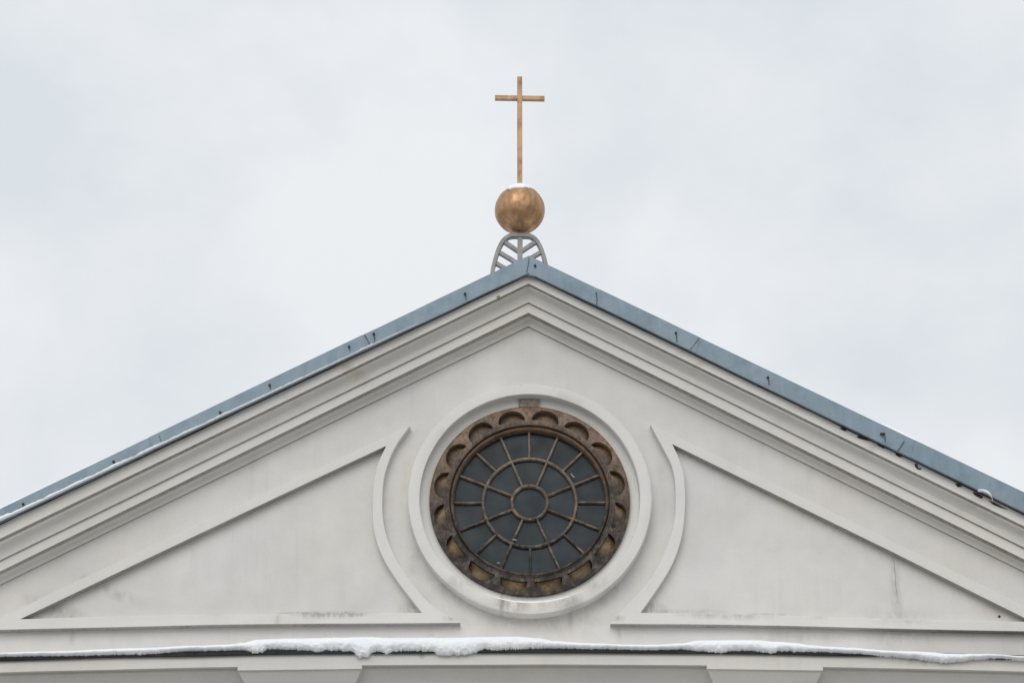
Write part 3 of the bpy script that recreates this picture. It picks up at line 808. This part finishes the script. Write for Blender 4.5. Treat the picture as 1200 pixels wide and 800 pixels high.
# ball made of vertical gores
bm = bmesh.new(); rows = []
U, V = 96, 40
for j in range(V + 1):
    th = math.pi * (0.004 + 0.992 * j / V); row = []
    for i in range(U):
        ph = 2 * math.pi * i / U
        g_ = abs(math.sin(ph * 6)); rr = rs * (0.986 + 0.016 * min(1, g_ * 3.0)) + rs * 0.022 * nse(math.cos(ph) * 2.2 * math.sin(th), math.sin(ph) * 2.2 * math.sin(th), math.cos(th) * 2.2)
        row.append(oc + Vector((rr * math.sin(th) * math.cos(ph), rr * math.sin(th) * math.sin(ph), rr * math.cos(th))))
    rows.append(row)
loft(bm, rows, closed=True, cap=True)
obj("ball", bm, M_ORB, fin, smooth=40)
# cross
ct = fat(609.0, 91.0); cb = fat(609.1, 218)
bm = bmesh.new(); cd = 0.055
box(bm, ((ct.x + cb.x) / 2, ct.y, (ct.z + cb.z) / 2), (6.0 * k, cd, ct.z - cb.z))
o = obj("cross_upright", bm, M_CROSS, fin); bevel(o, 0.003)
cl = fat(609.1, 115.5)
bm = bmesh.new()
for (sx_, a_) in ((-1, 0), (1, 0)):
    ln = (59.2 / 2 - 3.0) * k
    box(bm, (0, 0, 0), (ln, cd - 0.004, 5.4 * k), 0, None)
    for v in list(bm.verts)[-8:]:
        x = v.co.x + sx_ * (3.0 * k + ln / 2)
        v.co = Vector((cl.x + x, cl.y + v.co.y, cl.z + v.co.z - 0.019 * x))
o = obj("cross_arm", bm, M_CROSS, fin); bevel(o, 0.003)

# ================================================================ SNOW
def interp(tab, x):
    if x <= tab[0][0]: return tab[0][1]
    for (a, b), (c_, d) in zip(tab, tab[1:]):
        if x <= c_:
            t = (x - a) / (c_ - a); t = t * t * (3 - 2 * t); return b + (d - b) * t
    return tab[-1][1]
# ledge snow
TOP = [(-400, 764), (0, 763.3), (60, 761.5), (160, 757.3), (230, 754.8), (270, 753.2), (284, 751), (302, 746.6), (350, 745.4), (400, 744.5), (425, 743.2), (460, 744.8), (520, 744.3), (560, 743.6), (605, 743.1),
       (630, 745.2), (650, 748.8), (680, 751.2), (700, 752.2), (735, 753.6), (770, 753.6), (798, 751.8), (820, 748.0), (850, 747.4), (886, 747.6), (912, 749.6), (932, 751), (950, 753.8), (970, 756), (1060, 761), (1153, 764.8), (1200, 767.3), (1300, 772), (1700, 772)]
BOT = [(-400, 771), (0, 768.8), (60, 768), (160, 766.2), (230, 762), (285, 761), (300, 764.5), (308, 763), (314, 759.6), (340, 760.2), (360, 761.2), (372, 763), (382, 761), (412, 762), (420, 768.2), (430, 768.8), (436, 763.5), (445, 762),
       (452, 765), (464, 762), (480, 761.6), (508, 762.5), (516, 766.5), (540, 766), (556, 764), (566, 759.8), (580, 761), (600, 760), (640, 758.8), (700, 759.8), (760, 761), (800, 760.2), (820, 762), (842, 764), (860, 761.8), (880, 761.5), (898, 763.6), (905, 764.5),
       (915, 762), (935, 763), (960, 763.2), (1000, 765), (1040, 768), (1070, 770), (1090, 773), (1106, 775.2), (1124, 774), (1140, 771.5), (1170, 770.6), (1200, 773), (1300, 778), (1700, 778)]
bm = bmesh.new(); rows = []
SO = LO + 0.045
n = 2400
base_prof = [(LO - 0.02, 0.0), (SO - 0.005, -0.02), (SO + 0.012, 0.05), (SO + 0.026, 0.15), (SO + 0.036, 0.28), (SO + 0.040, 0.42), (SO + 0.032, 0.60), (SO + 0.012, 0.78), (SO - 0.025, 0.92), (SO - 0.07, 0.985)]
SPROF = []
for (a_, b_) in zip(base_prof, base_prof[1:]):
    m_n = 3 if a_ is not base_prof[0] else 1
    for j in range(m_n): SPROF.append((a_[0] + (b_[0] - a_[0]) * j / m_n, a_[1] + (b_[1] - a_[1]) * j / m_n))
SPROF += [(SO - 0.07, 0.985), (SO - 0.14, 1.0), (SO - 0.26, 1.0), (0.003, 1.0), (0.003, 0.2)]
for i in range(n + 1):
    px = -300 + 1780 * i / n
    rag = 0.9 * nse(px * 0.21, 0, 0) + 1.0 * nse(px * 0.62, 4, 0) + 0.8 * nse(px * 1.3, 9, 0)
    rag = max(rag, -0.9)
    thick = min(1.0, max(0.15, (interp(BOT, px) - interp(TOP, px)) / 16.0))
    zt = at(px, interp(TOP, px) + 0.15 * nse(px * 0.05, 2, 2), SO).z
    zb = at(px, interp(BOT, px), SO).z
    zb = min(zb, zt - 0.03)
    h = zt - zb; x = at(px, 760, SO).x
    rz = -rag * (0.3 + 1.0 * thick) / 104
    row = []
    for (o_, u) in SPROF:
        z = zb + h * u + rz * max(0, 1 - u) ** 4
        if 0 <= u < 0.95:
            n3 = 0.010 * nse(x * 9, z * 14, 5) + 0.010 * nse(x * 26, z * 26, 9) + 0.009 * (1 - u) * nse(x * 60, z * 60, 3)
            n3 *= (0.25 + 0.75 * thick) * (1.25 * (1 - u) ** 1.3 + 0.08)
        else: n3 = 0
        row.append(Vector((x, -(o_ + n3), z + n3 * 0.5)))
    rows.append(row)
loft(bm, rows, closed=True, cap=True)
tag(obj("snow_bank", bm, M_SNOW, None, smooth=60), "long bank of white snow lying on the horizontal ledge below the round window", "snow", kind="stuff")
# small crumbs hanging at the lower rim
# strip of snow along the lower lip of the left flashing
bm = bmesh.new(); rows = []
n = 700
for i in range(n + 1):
    px = -250 + 742 * i / n
    x = XC + (px - 619.5) / 107.5
    t = max(0.0, min(1.0, (480 - px) / 460))
    th = (0.012 + 0.029 * t) * (1 + 0.35 * nse(px * 0.05, 3, 3) + 0.25 * nse(px * 0.17, 1, 3)) * min(1, (492 - px) / 30 + 0.15)
    if 425 < px < 440: th *= 1.5
    zb = zfb(x) - 0.010; so = FO + 0.040 + 0.2 * th
    row = []
    for a in range(10):
        an = 2 * math.pi * a / 10
        row.append(Vector((x, -so + 0.010 + 0.026 * math.cos(an), zb + th * 0.5 + th * 0.5 * math.sin(an) + 0.003 * nse(px * .3, a, 2))))
    rows.append(row)
loft(bm, rows, closed=True, cap=True)
tag(obj("snow_strip", bm, M_SNOW, None, smooth=60), "thin strip of snow along the lower edge of the left roof flashing", "snow", kind="stuff")
# snow on the roof slopes just behind the flashing
for side, lab in ((-1, "snow covering the left roof slope behind the blue flashing"), (1, "snow covering the right roof slope behind the blue flashing")):
    bm = bmesh.new(); rows = []
    n = 400
    for i in range(n + 1):
        d = 0.25 + (HALF + 0.1) * i / n; x = XC + side * d
        pxx = 619.5 + side * d * 107.5
        if side < 0: hgt = interp([(-400, 0.02), (0, 0.018), (120, 0.012), (200, -0.012), (480, -0.03), (700, -.03)], pxx)
        else: hgt = interp([(600, -.03), (860, -0.03), (900, 0.004), (1000, 0.006), (1020, 0.012), (1032, 0.038), (1050, 0.030), (1068, 0.018), (1090, 0.004), (1130, 0.008), (1200, 0.014), (1700, 0.02)], pxx)
        hgt += 0.006 * nse(x * 3, 1, 1) + 0.004 * nse(x * 11, 1, 2)
        zt = z_ft - s_ft * d
        hgt += 0.012 if hgt > -0.005 else 0.0
        row = [Vector((x, -FO + 0.035, zt - 0.045)), Vector((x, -FO + 0.012, zt + min(0, hgt) + 0.001)), Vector((x, -FO + 0.022, zt + hgt * .8)), Vector((x, -FO + 0.06, zt + hgt + 0.003))]
        row += [Vector((x, -FO + 0.10 + yy, zt + hgt + 0.006 + 0.01 * nse(x * 1.2, yy * 2, 1))) for yy in (0.3, 1.0, 3.0, 8, 16, 24.4)]
        row += [Vector((x, 23.96, zt - 0.045))]
        rows.append(row)
    loft(bm, rows, closed=True, cap=True)
    tag(obj("roof_snow", bm, M_SNOW, None, smooth=60), lab, "snow", kind="stuff")
# snow cap on the ball
bm = bmesh.new(); rows = []
for j in range(11):
    t = j / 10; row = []
    for i in range(64):
        ph = 2 * math.pi * i / 64
        lim = R(37) + R(17) * max(0, -math.sin(ph)) ** 2 + R(7) * nse(math.cos(ph) * 1.6, math.sin(ph) * 1.6, 2) + R(6) * nse(math.cos(ph) * 5, math.sin(ph) * 5, 4) + R(2) * nse(math.cos(ph) * 12, math.sin(ph) * 12, 4)
        th = 0.02 + lim * t
        th_k = 0.020 * math.sqrt(max(0, 1 - t ** 2.2)) + 0.002
        rr = rs * 1.004 + (th_k if j < 10 else -0.012)
        row.append(oc + Vector((rr * math.sin(th) * math.cos(ph), rr * math.sin(th) * math.sin(ph), rr * math.cos(th))))
    rows.append(row)
loft(bm, rows, closed=True, cap=True)
tag(obj("snow_cap", bm, M_SNOW, None, smooth=60), "small cap of snow on top of the gilded ball under the cross", "snow", kind="stuff")
# snow on the lower inside of the round surround
bm = bmesh.new(); rows = []
for i in range(81):
    a = R(-90) + R(27) * (i / 80 * 2 - 1) + R(0.5); u = 1 - abs(i / 80 * 2 - 1) ** 2
    th = 0.004 + 0.022 * u * (1 + 0.15 * nse(i * .2, 1, 1))
    d = Vector((math.cos(a), 0, math.sin(a))); r_ = 129.2 * q
    row = []
    for (o_, kk) in ((0.150, 0), (0.148, 0.7), (0.135, 1.0), (0.09, 1.15), (0.045, 1.5), (0.045, 0)):
        row.append(Vector((WX, -o_, WZ)) + d * (r_ + 0.001 - th * kk))
    rows.append(row)
loft(bm, rows, closed=True, cap=True)
tag(obj("snow_sill", bm, M_SNOW, None, smooth=60), "thin snow lying inside the bottom of the round window surround", "snow", kind="stuff")
# lump of snow caught under the right flashing
bm = bmesh.new(); rows = []
P = crom([(1146, 574.6), (1152, 575.0), (1158, 577.3), (1161.5, 580.5), (1163.3, 586)], 6)
for i, (a, b) in enumerate(P):
    p = at(a, b, FO + 0.035); rr = 0.017 * math.sin(math.pi * (0.08 + 0.84 * i / (len(P) - 1))) + 0.003
    rows.append([p + Vector((rr * 0.5 * math.cos(2 * math.pi * j / 8), 0.03 * math.cos(2 * math.pi * j / 8), rr * math.sin(2 * math.pi * j / 8))) for j in range(8)])
loft(bm, rows, closed=True, cap=True)
tag(obj("snow_clump", bm, M_SNOW, None, smooth=60), "little curl of snow caught under the right roof flashing", "snow", kind="stuff")
